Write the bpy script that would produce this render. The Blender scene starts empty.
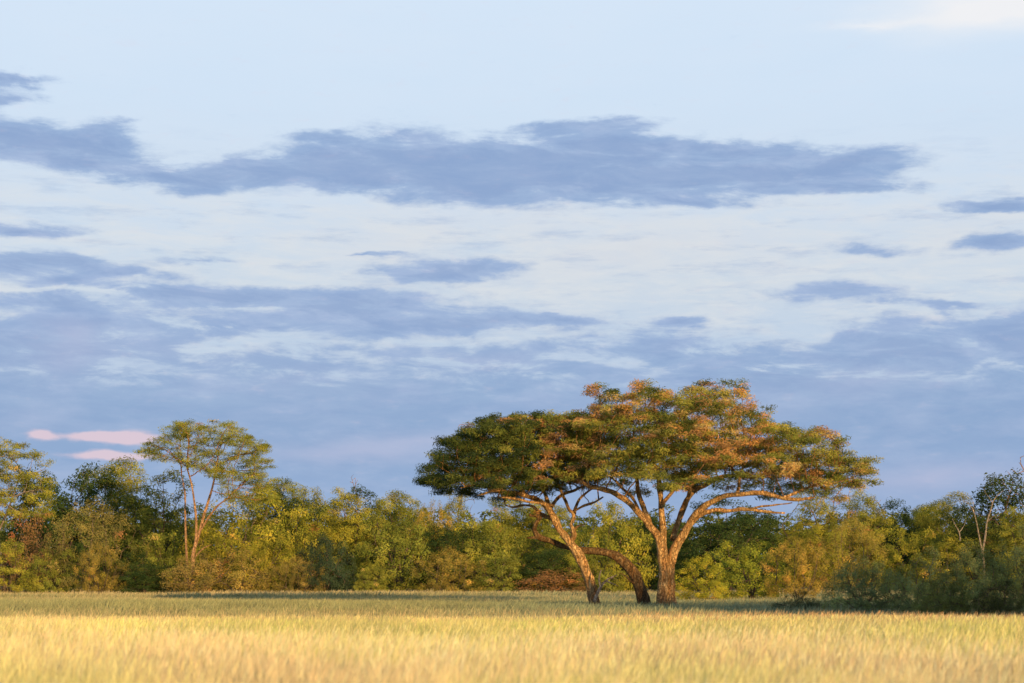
import bpy, math, random
import numpy as np
from mathutils import Vector, noise, Matrix

F = 1991.0          # focal length of the 70 mm lens in pixels of a 1024 px wide frame
HZ = 580.0          # row of the horizon
EYE = 1.7
SUN_AZ = math.radians(27)   # sun stands behind the viewer and to the right
SUN_EL = math.radians(9.5)

sc = bpy.context.scene
C = sc.collection

def at(px, py, Y):
    return np.array([(px-512.0)/F*Y, Y, EYE+(HZ-py)/F*Y])

# ------------------------------------------------------------------ camera
cam = bpy.data.cameras.new('camera'); cam.lens = 70; cam.sensor_width = 36
cam.clip_end = 20000; cam.shift_y = (HZ-341.5)/1024.0
cam.dof.use_dof = True; cam.dof.focus_distance = 125; cam.dof.aperture_fstop = 1.4
co = bpy.data.objects.new('camera', cam); C.objects.link(co)
co.location = (0, 0, EYE); co.rotation_euler = (math.pi/2, 0, 0)
sc.camera = co

sun = bpy.data.lights.new('sun', 'SUN'); sun.energy = 5.0; sun.color = (1.0, 0.64, 0.27)
sun.angle = math.radians(0.53)
so = bpy.data.objects.new('sun', sun); C.objects.link(so)
sdir = Vector((math.sin(SUN_AZ)*math.cos(SUN_EL), -math.cos(SUN_AZ)*math.cos(SUN_EL), math.sin(SUN_EL)))
so.rotation_euler = sdir.to_track_quat('Z', 'Y').to_euler()

sc.view_settings.view_transform = 'Standard'; sc.view_settings.look = 'None'
sc.view_settings.exposure = 0; sc.view_settings.gamma = 1
sc.cycles.max_bounces = 5; sc.cycles.diffuse_bounces = 2; sc.cycles.transmission_bounces = 3
sc.cycles.glossy_bounces = 1; sc.cycles.transparent_max_bounces = 4
sc.cycles.caustics_reflective = False; sc.cycles.caustics_refractive = False

# ------------------------------------------------------------------ node helper
class NT:
    def __init__(s, tree): s.t = tree; s.n = tree.nodes; s.l = tree.links
    def put(s, sock, v):
        if isinstance(v, bpy.types.NodeSocket): s.l.new(v, sock)
        elif v is not None: sock.default_value = v
    def m(s, op, a, b=None, c=None, clamp=False):
        n = s.n.new('ShaderNodeMath'); n.operation = op; n.use_clamp = clamp
        s.put(n.inputs[0], a); s.put(n.inputs[1], b)
        if c is not None: s.put(n.inputs[2], c)
        return n.outputs[0]
    def vm(s, op, a, b=None):
        n = s.n.new('ShaderNodeVectorMath'); n.operation = op
        s.put(n.inputs[0], a)
        if b is not None: s.put(n.inputs[1], b)
        return n.outputs[0]
    def comb(s, x, y, z=0.0):
        n = s.n.new('ShaderNodeCombineXYZ'); s.put(n.inputs[0], x); s.put(n.inputs[1], y); s.put(n.inputs[2], z)
        return n.outputs[0]
    def sep(s, v):
        n = s.n.new('ShaderNodeSeparateXYZ'); s.put(n.inputs[0], v); return n.outputs
    def noise(s, v, scale, detail=4, rough=0.5, dist=0.0):
        n = s.n.new('ShaderNodeTexNoise'); s.put(n.inputs['Vector'], v)
        n.inputs['Scale'].default_value = scale; n.inputs['Detail'].default_value = detail
        n.inputs['Roughness'].default_value = rough; n.inputs['Distortion'].default_value = dist
        return n.outputs
    def smooth(s, v, a, b):
        n = s.n.new('ShaderNodeMapRange'); n.interpolation_type = 'SMOOTHSTEP'
        s.put(n.inputs[0], v); n.inputs[1].default_value = a; n.inputs[2].default_value = b
        return n.outputs[0]
    def lin(s, v, a, b, c=0.0, d=1.0):
        n = s.n.new('ShaderNodeMapRange'); s.put(n.inputs[0], v)
        for k, q in enumerate((a, b, c, d)): n.inputs[k+1].default_value = q
        return n.outputs[0]
    def mix(s, f, a, b, mode='MIX'):
        n = s.n.new('ShaderNodeMix'); n.data_type = 'RGBA'; n.blend_type = mode
        s.put(n.inputs[0], f)
        for sock, v in ((n.inputs[6], a), (n.inputs[7], b)):
            s.put(sock, v if isinstance(v, bpy.types.NodeSocket) else (*v, 1.0) if len(v) == 3 else v)
        return n.outputs[2]
    def ramp(s, f, stops):
        n = s.n.new('ShaderNodeValToRGB'); cr = n.color_ramp; s.put(n.inputs[0], f)
        cr.elements[0].position = stops[0][0]; cr.elements[0].color = (*stops[0][1], 1)
        cr.elements[1].position = stops[-1][0]; cr.elements[1].color = (*stops[-1][1], 1)
        for p, c in stops[1:-1]:
            e = cr.elements.new(p); e.color = (*c, 1)
        return n.outputs[0]

def lin1(v):
    v /= 255.0
    return v/12.92 if v <= 0.04045 else ((v+0.055)/1.055)**2.4
def rgb(r, g, b): return (lin1(r), lin1(g), lin1(b))

# ------------------------------------------------------------------ sky: Nishita sky seen through a veil of evening cloud
world = bpy.data.worlds.new('World'); sc.world = world; world.use_nodes = True
wt = world.node_tree; wt.nodes.clear(); W = NT(wt)
sky = wt.nodes.new('ShaderNodeTexSky'); sky.sky_type = 'NISHITA'; sky.sun_disc = False
sky.sun_elevation = SUN_EL
sky.sun_rotation = math.pi-SUN_AZ
sky.air_density = 1.0; sky.dust_density = 0.6; sky.ozone_density = 1.5
gen = wt.nodes.new('ShaderNodeTexCoord').outputs['Generated']
dx, dy, dz = W.sep(gen)
DEG = 180/math.pi
az = W.m('MULTIPLY', W.m('ARCTAN2', dx, dy), DEG)          # compass angle in degrees, 0 = north (+Y)
el = W.m('MULTIPLY', W.m('ARCSINE', dz), DEG)              # height above the horizon in degrees
ae = W.comb(az, el)
def AE(px, py):
    u = (px-512)/F; v = (HZ-py)/F
    return math.degrees(math.atan(u)), math.degrees(math.atan(v/math.sqrt(1+u*u)))
PPD = 34.0    # about this many pixels per degree

# clouds: soft lenses of vapour, ragged by noise.  (centre x, centre y, half width, half height, density)
st = W.comb(W.m('MULTIPLY', az, 0.33), el)                  # clouds are stretched sideways
wn = W.noise(st, 0.55, 3, 0.5)
warp = W.vm('MULTIPLY', W.vm('SUBTRACT', wn[1], (0.5, 0.5, 0.5)), (3.2, 1.0, 0))
wn2 = W.noise(st, 2.3, 4, 0.6)
warp2 = W.vm('MULTIPLY', W.vm('SUBTRACT', wn2[1], (0.5, 0.5, 0.5)), (1.1, 0.42, 0))
pos = W.vm('ADD', W.vm('ADD', ae, warp), warp2)
def field(blobs, p):
    acc = None
    for (bx, by, rx, ry, s) in blobs:
        a0, e0 = AE(bx, by)
        ra, re = rx/PPD, ry/PPD
        mp = wt.nodes.new('ShaderNodeMapping'); mp.vector_type = 'POINT'
        mp.inputs['Scale'].default_value = (1/ra, 1/re, 0)
        mp.inputs['Location'].default_value = (-a0/ra, -e0/re, 0)
        wt.links.new(p, mp.inputs['Vector'])
        g = wt.nodes.new('ShaderNodeTexGradient'); g.gradient_type = 'QUADRATIC_SPHERE'
        wt.links.new(mp.outputs[0], g.inputs[0])
        acc = W.m('MULTIPLY_ADD', g.outputs['Fac'], s, acc if acc is not None else 0.0)
    return acc
CL = [  # upper bank
 (8,78,75,20,2.2),(5,100,55,14,1.4),(10,140,120,32,2.4),(90,155,120,34,2.2),(118,132,42,18,1.4),(210,178,150,26,2.6),
 (320,170,150,34,2.4),(420,160,160,50,2.6),(520,176,210,52,2.8),(600,150,130,36,1.8),(660,178,170,38,2.2),(575,130,110,9,1.0),
 (760,175,150,32,2.0),(850,160,130,26,2.0),(850,188,150,17,1.7),(690,208,130,13,1.4),(995,200,85,13,2.0),(630,196,90,16,1.2),
 (610,128,90,14,1.2),(330,140,110,14,1.2),(720,150,140,20,1.4),
 # scattered middle clouds
 (25,232,100,15,1.9),(70,262,130,14,1.8),(190,256,90,8,1.2),(20,265,100,18,1.6),(375,257,80,5,1.1),(460,270,130,21,2.2),(430,278,140,14,1.3),
 (60,302,150,20,1.9),(170,292,200,20,2.0),(330,304,230,28,2.5),(470,325,210,20,2.1),(250,322,170,14,1.4),(100,325,240,22,1.7),(30,345,160,22,1.5),(60,280,90,12,1.5),(130,272,120,10,1.2),
 (870,247,100,13,1.4),(1005,240,70,19,2.0),(840,292,130,19,1.8),(945,299,90,9,1.3),(682,322,50,11,1.2),(560,322,90,9,0.8),
 # lower cumulus shoulders
 (1010,335,100,42,2.2),(895,342,95,38,2.0),(770,372,130,24,1.2),(620,352,150,22,1.0)]
HOLE = [(100,292,95,11,2.0),(230,322,90,10,1.9),(245,306,100,6,0.7),(225,347,55,6,1.3),(985,362,50,8,1.1),(770,364,80,12,0.8),(20,288,60,5,1),(590,190,50,5,0.7),(335,148,40,8,0.5),(430,188,70,5,0.5)]
c0 = field(CL, pos); h0 = field(HOLE, pos)
n1 = W.noise(st, 3.2, 6, 0.62)[0]
n2 = W.noise(st, 0.9, 5, 0.55)[0]
bank = W.smooth(W.m('ADD', el, W.m('MULTIPLY', W.m('SUBTRACT', n2, 0.5), 4.2)), 8.0, 5.6)     # solid low bank
low = None
tot = None
n3 = W.noise(W.comb(W.m('MULTIPLY', az, 0.22), W.m('ADD', el, W.m('MULTIPLY', az, 0.03))), 1.9, 8, 0.68, 0.4)[0]   # long streaks
fr = W.smooth(el, 4.6, 6.0)      # the bank frays into streaks towards its top
low = W.m('MULTIPLY', bank, W.m('SUBTRACT', 2.2, W.m('MULTIPLY', fr, W.lin(n3, 0.36, 0.60, 1.75, 0.1))))
tot = W.m('SUBTRACT', W.m('ADD', W.m('MULTIPLY', c0, W.lin(n3, 0.36, 0.64, 0.85, 2.2)), low), h0)
rag = W.m('ADD', tot, W.m('MULTIPLY', W.m('SUBTRACT', n1, 0.5), 1.9))
cover = W.m('MULTIPLY', W.smooth(rag, 0.22, 1.55), W.lin(n3, .35, .6, .86, 1.0))
# wisps of thin cloud between
wisp = W.m('MULTIPLY', W.smooth(W.noise(W.comb(W.m('MULTIPLY', az, 0.16), el), 2.2, 7, 0.65)[0], 0.50, 0.72), 0.42)
wisp = W.m('MULTIPLY', wisp, W.smooth(el, 13.5, 10.0))
cover = W.m('MAXIMUM', cover, wisp)

e01 = W.lin(el, 0, 90)
veil = W.ramp(e01, [(0.0, rgb(166,186,222)), (1.5/90, rgb(166,186,222)), (4/90, rgb(176,194,224)), (6.6/90, rgb(191,209,231)),
                    (8.5/90, rgb(206,219,233)), (10.5/90, rgb(209,224,241)), (13.5/90, rgb(212,230,249)), (17/90, rgb(217,234,252)),
                    (26/90, (0.33,0.43,0.58)), (1.0, (0.13,0.19,0.30))])
# warm brightening of the thin cloud on the right
warmf = W.m('MULTIPLY', field([(640,250,420,90,1.0),(980,235,200,50,0.8),(400,240,260,60,0.6)], ae), W.lin(n2, 0.3, 0.7, 0.2, 1.0), clamp=True)
veil = W.mix(W.m('MULTIPLY', warmf, 0.85), veil, rgb(222,221,224))
glow = W.m('MULTIPLY', field([(990,8,170,42,1.4),(880,22,110,10,0.6)], pos), 1.0, clamp=True)
veil = W.mix(glow, veil, rgb(246,246,248))
veil = W.mix(W.lin(n2, 0.3, 0.75, 0.0, 0.12), veil, rgb(235,240,250))
haze = W.m('MULTIPLY', W.m('MULTIPLY', W.smooth(el, 4.5, 7.5), W.smooth(el, 12.8, 9.5)), W.lin(n3, .4, .62, 0.0, 0.55))
veil = W.mix(haze, veil, rgb(228,230,232))
cloudc = W.ramp(e01, [(0.0, rgb(158,182,219)), (2.6/90, rgb(148,176,216)), (4.2/90, rgb(142,171,211)), (5.6/90, rgb(148,175,213)),
                      (7.5/90, rgb(157,180,218)), (10/90, rgb(153,178,216)), (13/90, rgb(152,178,217)), (16/90, rgb(160,182,222)), (26/90, (0.28,0.36,0.5)), (1.0, (0.12,0.17,0.26))])
body = W.m('MULTIPLY', W.m('SUBTRACT', W.noise(st, 1.5, 6, 0.6)[0], 0.44), 2.2)
cloudc = W.mix(W.m('MAXIMUM', body, 0.0), cloudc, rgb(178,194,226))
cloudc = W.mix(W.m('MULTIPLY', W.smooth(rag, 1.2, 3.0), 0.55), cloudc, rgb(137,162,205))
# lavender cumulus puffs low down on the left and in the bank
puff = W.m('MULTIPLY', field([(205,345,120,26,.5),(700,400,240,34,.5),(880,380,120,30,.6),(480,360,120,20,.4),(75,335,70,34,0.9),(60,360,140,40,0.5),(300,380,260,50,0.3),(360,452,200,22,0.8),(30,418,90,30,0.3),(945,478,190,34,1.2),(400,446,220,20,.7),(60,478,120,20,0.4)], pos), 0.8, clamp=True)
cloudc = W.mix(puff, cloudc, rgb(176,186,219))
sk = W.mix(cover, veil, cloudc)
pinks = field([(42,435,26,9,4.0),(90,436,44,8,4.0),(128,438,52,11,4.4),(100,455,54,8,3.2),(135,457,50,7,2.4)], W.vm('ADD', ae, W.vm('MULTIPLY', W.vm('SUBTRACT', wn2[1], (0.5,0.5,0.5)), (0.7,0.25,0))))
sk = W.mix(W.m('MULTIPLY', W.smooth(W.m('SUBTRACT', pinks, W.m('MULTIPLY', n1, 2.0)), -0.9, 0.6), 0.85), sk, rgb(230,205,217))
# what is left of the open sky shines through
nish = W.vm('MULTIPLY', sky.outputs[0], (0.09, 0.09, 0.09))
sk = W.mix(0.06, sk, nish)
below = W.smooth(el, 0.0, -0.6)
sk = W.mix(below, sk, (0.20, 0.19, 0.12))
bg = wt.nodes.new('ShaderNodeBackground'); bg.inputs['Strength'].default_value = 1.0
wo = wt.nodes.new('ShaderNodeOutputWorld')
wt.links.new(sk, bg.inputs[0]); wt.links.new(bg.outputs[0], wo.inputs[0])
world.cycles.sampling_method = 'MANUAL'; world.cycles.sample_map_resolution = 512

# ------------------------------------------------------------------ materials
def new_mat(name):
    m = bpy.data.materials.new(name); m.use_nodes = True; m.node_tree.nodes.clear()
    return m, NT(m.node_tree)

def leaf_material(name, trans=0.28, tcol=(1.25, 1.1, 0.5)):
    m, N = new_mat(name); t = m.node_tree
    a = t.nodes.new('ShaderNodeAttribute'); a.attribute_name = 'tint'
    oi = t.nodes.new('ShaderNodeObjectInfo')
    col = N.vm('MULTIPLY', a.outputs['Color'], oi.outputs['Color'])
    geo = t.nodes.new('ShaderNodeNewGeometry')
    nz = N.noise(geo.outputs['Position'], 0.9, 3)[0]
    col = N.vm('MULTIPLY', col, N.comb(N.lin(nz, .3, .7, .72, 1.3), N.lin(nz, .3, .7, .76, 1.24), N.lin(nz, .3, .7, .8, 1.2)))
    d = t.nodes.new('ShaderNodeBsdfDiffuse'); t.links.new(col, d.inputs['Color']); d.inputs['Roughness'].default_value = 0.6
    tr = t.nodes.new('ShaderNodeBsdfTranslucent'); t.links.new(N.vm('MULTIPLY', col, tcol), tr.inputs['Color'])
    mx = t.nodes.new('ShaderNodeMixShader'); mx.inputs[0].default_value = trans
    t.links.new(d.outputs[0], mx.inputs[1]); t.links.new(tr.outputs[0], mx.inputs[2])
    o = t.nodes.new('ShaderNodeOutputMaterial'); t.links.new(mx.outputs[0], o.inputs[0])
    return m

def bark_material(name, c1, c2, sc_=1.0, foot=False):
    m, N = new_mat(name); t = m.node_tree
    tc = t.nodes.new('ShaderNodeTexCoord').outputs['Object']
    st_ = N.vm('MULTIPLY', tc, (1, 1, 0.2))
    n1_ = N.noise(st_, 5*sc_, 6, 0.62, 0.8)[0]
    n2_ = N.noise(tc, 1.3*sc_, 3)[0]
    vo = t.nodes.new('ShaderNodeTexVoronoi'); vo.feature = 'DISTANCE_TO_EDGE'; vo.inputs['Scale'].default_value = 9*sc_
    t.links.new(N.vm('ADD', st_, N.vm('MULTIPLY', N.noise(tc, 4, 4)[1], (.35, .35, .2))), vo.inputs['Vector'])
    crack = N.lin(vo.outputs['Distance'], 0.0, 0.16, 0.0, 1.0)
    oi = t.nodes.new('ShaderNodeObjectInfo')
    c = N.mix(N.lin(n1_, .38, .58), c1, c2)
    c = N.mix(N.lin(crack, 0, 1, .28, 0), c, tuple(v*0.3 for v in c1))
    c = N.mix(N.lin(n2_, .45, .75, 0, .35), c, tuple(v*0.55 for v in c1))
    if foot:     # shade near the ground, painted into the bark colour
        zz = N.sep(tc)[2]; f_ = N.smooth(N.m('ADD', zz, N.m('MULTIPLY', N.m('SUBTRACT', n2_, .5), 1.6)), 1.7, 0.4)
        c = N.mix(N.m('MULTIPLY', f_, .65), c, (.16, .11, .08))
    c = N.vm('MULTIPLY', c, oi.outputs['Color'])
    b = t.nodes.new('ShaderNodeBsdfPrincipled'); t.links.new(c, b.inputs['Base Color'])
    b.inputs['Roughness'].default_value = 0.95; b.inputs['Specular IOR Level'].default_value = 0.1
    bu = t.nodes.new('ShaderNodeBump'); bu.inputs['Strength'].default_value = 1.0; bu.inputs['Distance'].default_value = 0.28
    t.links.new(N.m('ADD', N.m('MULTIPLY', crack, .6), n1_), bu.inputs['Height']); t.links.new(bu.outputs[0], b.inputs['Normal'])
    o = t.nodes.new('ShaderNodeOutputMaterial'); t.links.new(b.outputs[0], o.inputs[0])
    return m

LEAF = leaf_material('foliage')
GRASSM = leaf_material('grass_blades', 0.30, (1.1, 1.05, 0.8))
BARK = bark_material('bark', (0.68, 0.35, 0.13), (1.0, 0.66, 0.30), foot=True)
BARK_PALE = bark_material('pale_bark', (0.50, 0.40, 0.30), (0.72, 0.60, 0.45))
BARK_BUSH = bark_material('twig_bark', (0.20, 0.15, 0.10), (0.34, 0.26, 0.17))
BARK_DARK = bark_material('dark_bark', (0.13, 0.10, 0.085), (0.22, 0.16, 0.12))

# ------------------------------------------------------------------ meshes from arrays
def mesh_obj(name, verts, faces_flat, counts, mat, parent=None, tint=None, smooth=False, link=True):
    me = bpy.data.meshes.new(name)
    nv = len(verts); me.vertices.add(nv); me.vertices.foreach_set('co', np.asarray(verts, np.float32).ravel())
    me.loops.add(len(faces_flat)); me.loops.foreach_set('vertex_index', np.asarray(faces_flat, np.int32))
    counts = np.asarray(counts, np.int32); me.polygons.add(len(counts))
    st0 = np.zeros(len(counts), np.int32); st0[1:] = np.cumsum(counts)[:-1]
    me.polygons.foreach_set('loop_start', st0)
    if smooth: me.polygons.foreach_set('use_smooth', np.ones(len(counts), bool))
    me.update(calc_edges=True)
    if tint is not None:
        a = me.attributes.new('tint', 'FLOAT_COLOR', 'POINT')
        rgba = np.ones((nv, 4), np.float32); rgba[:, :3] = tint
        a.data.foreach_set('color', rgba.ravel())
    me.materials.append(mat)
    o = bpy.data.objects.new(name, me)
    if link: C.objects.link(o)
    if parent is not None: o.parent = parent
    return o

def unit(v): return v/np.maximum(np.linalg.norm(v, axis=-1, keepdims=True), 1e-9)

# ------------------------------------------------------------------ branches
def resample(pts, rad, step):
    """smooth a hand-laid limb (Catmull-Rom) and cut it into short steps"""
    P = np.asarray(pts, float); R = np.asarray(rad, float)
    Pe = np.vstack([2*P[0]-P[1], P, 2*P[-1]-P[-2]]); out = []; ro = []
    for i in range(len(P)-1):
        p0, p1, p2, p3 = Pe[i:i+4]; n = max(1, int(np.linalg.norm(p2-p1)/step))
        for k in range(n):
            t = k/n
            out.append(0.5*((2*p1)+(p2-p0)*t+(2*p0-5*p1+4*p2-p3)*t*t+(3*p1-p0-3*p2+p3)*t**3)); ro.append(R[i]*(1-t)+R[i+1]*t)
    out.append(P[-1]); ro.append(R[-1])
    return np.array(out), np.array(ro)

def tube_arrays(pts, rad, sides=8, lump=0.0, seed=0.0, cap=True):
    P = np.asarray(pts, float); n = len(P)
    T = np.zeros_like(P); T[1:-1] = P[2:]-P[:-2]; T[0] = P[1]-P[0]; T[-1] = P[-1]-P[-2]; T = unit(T)
    up = np.array([0.3, 1.0, 0.1]) if abs(T[0][1]) < 0.9 else np.array([1.0, 0, 0])
    u = unit(np.cross(T[0], up)); vs = []
    ang = np.linspace(0, 2*math.pi, sides, endpoint=False)
    for i in range(n):
        u = unit(u-T[i]*np.dot(u, T[i])); v = np.cross(T[i], u)
        r = np.full(sides, rad[i])
        if lump:
            for k in range(sides):
                q = P[i]*1.0+(u*math.cos(ang[k])+v*math.sin(ang[k]))*rad[i]*1.6
                r[k] *= 1+lump*noise.noise(Vector((q[0]*2.1+seed, q[1]*2.1, q[2]*0.8)))+lump*0.5*noise.noise(Vector((q[0]*6, q[1]*6+seed, q[2]*2)))
        vs.append(P[i]+np.outer(np.cos(ang)*r, u)+np.outer(np.sin(ang)*r, v))
    V = np.vstack(vs)
    i = np.arange(n-1)[:, None]*sides; k = np.arange(sides)[None, :]; k2 = (k+1) % sides
    Fq = np.stack([i+k, i+k2, i+sides+k2, i+sides+k], -1).reshape(-1, 4)
    return V, Fq

class Tubes:
    def __init__(s): s.v = []; s.f = []; s.n = 0
    def add(s, pts, rad, sides=6, lump=0.0, seed=0.0):
        V, Fq = tube_arrays(pts, rad, sides, lump, seed); s.v.append(V); s.f.append(Fq+s.n); s.n += len(V)
        # round off the end
    def build(s, name, mat, parent=None, link=True):
        V = np.vstack(s.v); Fq = np.vstack(s.f)
        return mesh_obj(name, V, Fq.ravel(), np.full(len(Fq), 4), mat, parent, smooth=True, link=link)

def colonize(rng, seeds, parents, att, step, infl, kill, maxit=160, grav=0.0):
    """space colonisation: twigs grow from the seed nodes towards the points of the crown"""
    P = [np.array(p) for p in seeds]; par = list(parents)
    att = att.copy(); A = np.array(P)
    d = np.linalg.norm(att[:, None]-A[None], axis=2); near = d.argmin(1); dist = d.min(1)
    for it in range(maxit):
        if len(att) == 0: break
        act = dist < infl
        if not act.any(): infl *= 1.5; 
        if not act.any():
            if infl > 60: break
            continue
        idx = near[act]; dirs = unit(att[act]-np.array(P)[idx])
        ui, inv = np.unique(idx, return_inverse=True)
        S = np.zeros((len(ui), 3)); np.add.at(S, inv, dirs)
        S = unit(unit(S)+rng.normal(0, 0.16, S.shape)+np.array([0, 0, grav]))
        n0 = len(P); new = []
        for k, u in enumerate(ui):
            q = P[u]+S[k]*step; new.append(q); P.append(q); par.append(int(u))
        new = np.array(new)
        d = np.linalg.norm(att[:, None]-new[None], axis=2); m = d.min(1); am = d.argmin(1)
        b = m < dist; near[b] = am[b]+n0; dist[b] = m[b]
        keep = dist > kill
        att, near, dist = att[keep], near[keep], dist[keep]
        if len(P) > 9000: break
    return np.array(P), par

def skeleton(P, par, fixed, tip=0.012, power=2.35):
    n = len(P); kids = [[] for _ in range(n)]
    for i, p in enumerate(par):
        if p >= 0: kids[p].append(i)
    size = np.ones(n); acc = np.zeros(n)
    R = np.zeros(n)
    for i in range(n-1, -1, -1):
        R[i] = tip if not kids[i] else acc[i]**(1/power)
        if i in fixed: R[i] = fixed[i]
        p = par[i]
        if p >= 0: acc[p] += min(R[i], 0.3)**power; size[p] += size[i]
    return kids, size, R

def twig_tubes(P, par, kids, R, skip, tb, sides=5, minr=0.0):
    """chains of nodes, each following its thickest child"""
    n = len(P); stack = [i for i in range(n) if par[i] < 0 or (i not in skip and par[i] in skip)]
    stack = [(i if par[i] < 0 else i, par[i]) for i in stack]
    while stack:
        i, p = stack.pop()
        ch = [] if p < 0 else [p]
        cur = i
        while True:
            ch.append(cur)
            ks = [k for k in kids[cur] if k not in skip]
            if not ks: break
            ks.sort(key=lambda k: -R[k])
            for k in ks[1:]: stack.append((k, cur))
            cur = ks[0]
        if i in skip: continue
        if len(ch) >= 2:
            r = [R[k] for k in ch]
            if p >= 0: r[0] = min(R[p], R[i]*1.15)
            if r[min(1, len(r)-1)] < minr: continue
            r[-1] *= 0.5
            pts = P[ch]
            tb.add(pts, r, 6 if max(r) > 0.08 else 4 if max(r) < 0.03 else sides)

# ------------------------------------------------------------------ leaves
def leaves(rng, centres, per, spread, L, Wd, tint, centre_pull=None, out=0.7, upb=0.25, jit=0.22, streak=0.0, pull=0.55):
    """small pointed leaf sprays scattered about the twig ends"""
    n = len(centres); P = np.repeat(centres, per, axis=0); N = len(P)
    g = rng.normal(0, 1, (N, 3)); g = unit(g)*rng.random((N, 1))**0.5
    P = P+g*np.array(spread)
    nor = unit(rng.normal(0, 1, (N, 3))*0.75+g*out+np.array([0, 0, upb]))
    if centre_pull is not None: nor = unit(nor+pull*unit(P-centre_pull))
    a = rng.normal(0, 1, (N, 3))*np.array([1, 1, 0.45])
    if streak: a = a*(1-streak)+np.array([0, 0, 1.0])*streak*2.0+g*np.array([1, 1, 0])*streak
    a = unit(a-nor*np.sum(a*nor, 1, keepdims=True)); b = np.cross(nor, a)
    l = (L*rng.uniform(0.55, 1.35, (N, 1))); w = (Wd*rng.uniform(0.6, 1.3, (N, 1)))
    droop = np.array([0, 0, -0.18])*l
    V = np.empty((N, 4, 3)); V[:, 0] = P-a*l*0.5; V[:, 1] = P+b*w*0.5+a*l*0.08; V[:, 2] = P+a*l*0.5+droop; V[:, 3] = P-b*w*0.5+a*l*0.08
    T = np.repeat(tint, per, axis=0)*rng.uniform(1-jit, 1+jit, (N, 1))*(1+rng.normal(0, 0.05, (N, 3)))
    T = np.repeat(np.clip(T, 0.003, 1)[:, None], 4, axis=1).reshape(-1, 3)
    return V.reshape(-1, 3), T

def leaf_obj(name, V, T, parent=None, link=True):
    n = len(V)//4
    return mesh_obj(name, V, np.arange(n*4), np.full(n, 4), LEAF, parent, tint=T, link=link)

def pick(rng, n, pal, w):
    pal = np.array(pal); i = rng.choice(len(pal), n, p=np.array(w)/sum(w)); return pal[i]

def nz3(P, s, o=0.0):
    return np.array([noise.noise(Vector((p[0]*s+o, p[1]*s, p[2]*s))) for p in P])

def root(name, loc, label, cat, group=None, rz=0.0):
    o = bpy.data.objects.new(name, None); C.objects.link(o); o.empty_display_size = 0.3
    o.location = loc; o.rotation_euler = (0, 0, rz); o['label'] = label; o['category'] = cat
    if group: o['group'] = group
    return o

# ------------------------------------------------------------------ the two flat-topped thorn trees in the middle
GREEN_D = (0.10, 0.13, 0.035); GREEN_M = (0.215, 0.25, 0.055); GREEN_Y = (0.39, 0.385, 0.08)
ORANGE = (0.64, 0.37, 0.14); RUST = (0.44, 0.26, 0.12); STRAW = (0.60, 0.47, 0.17)

def in_poly(x, y, poly):
    c = False; j = len(poly)-1
    for i in range(len(poly)):
        xi, yi = poly[i]; xj, yj = poly[j]
        if (yi > y) != (yj > y) and x < (xj-xi)*(y-yi)/(yj-yi)+xi: c = not c
        j = i
    return c

def limb_nodes(spec, Y0):
    """spec: (px, py, depth offset, radius in px) at the tree's distance"""
    s = Y0/F; pts = []; rad = []
    for px, py, dY, r in spec:
        q = at(px, py, Y0)                     # proportions measured on the plane of the trunk
        pts.append((q[0], Y0+dY, q[2])); rad.append(r*s)
    return pts, rad

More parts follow.
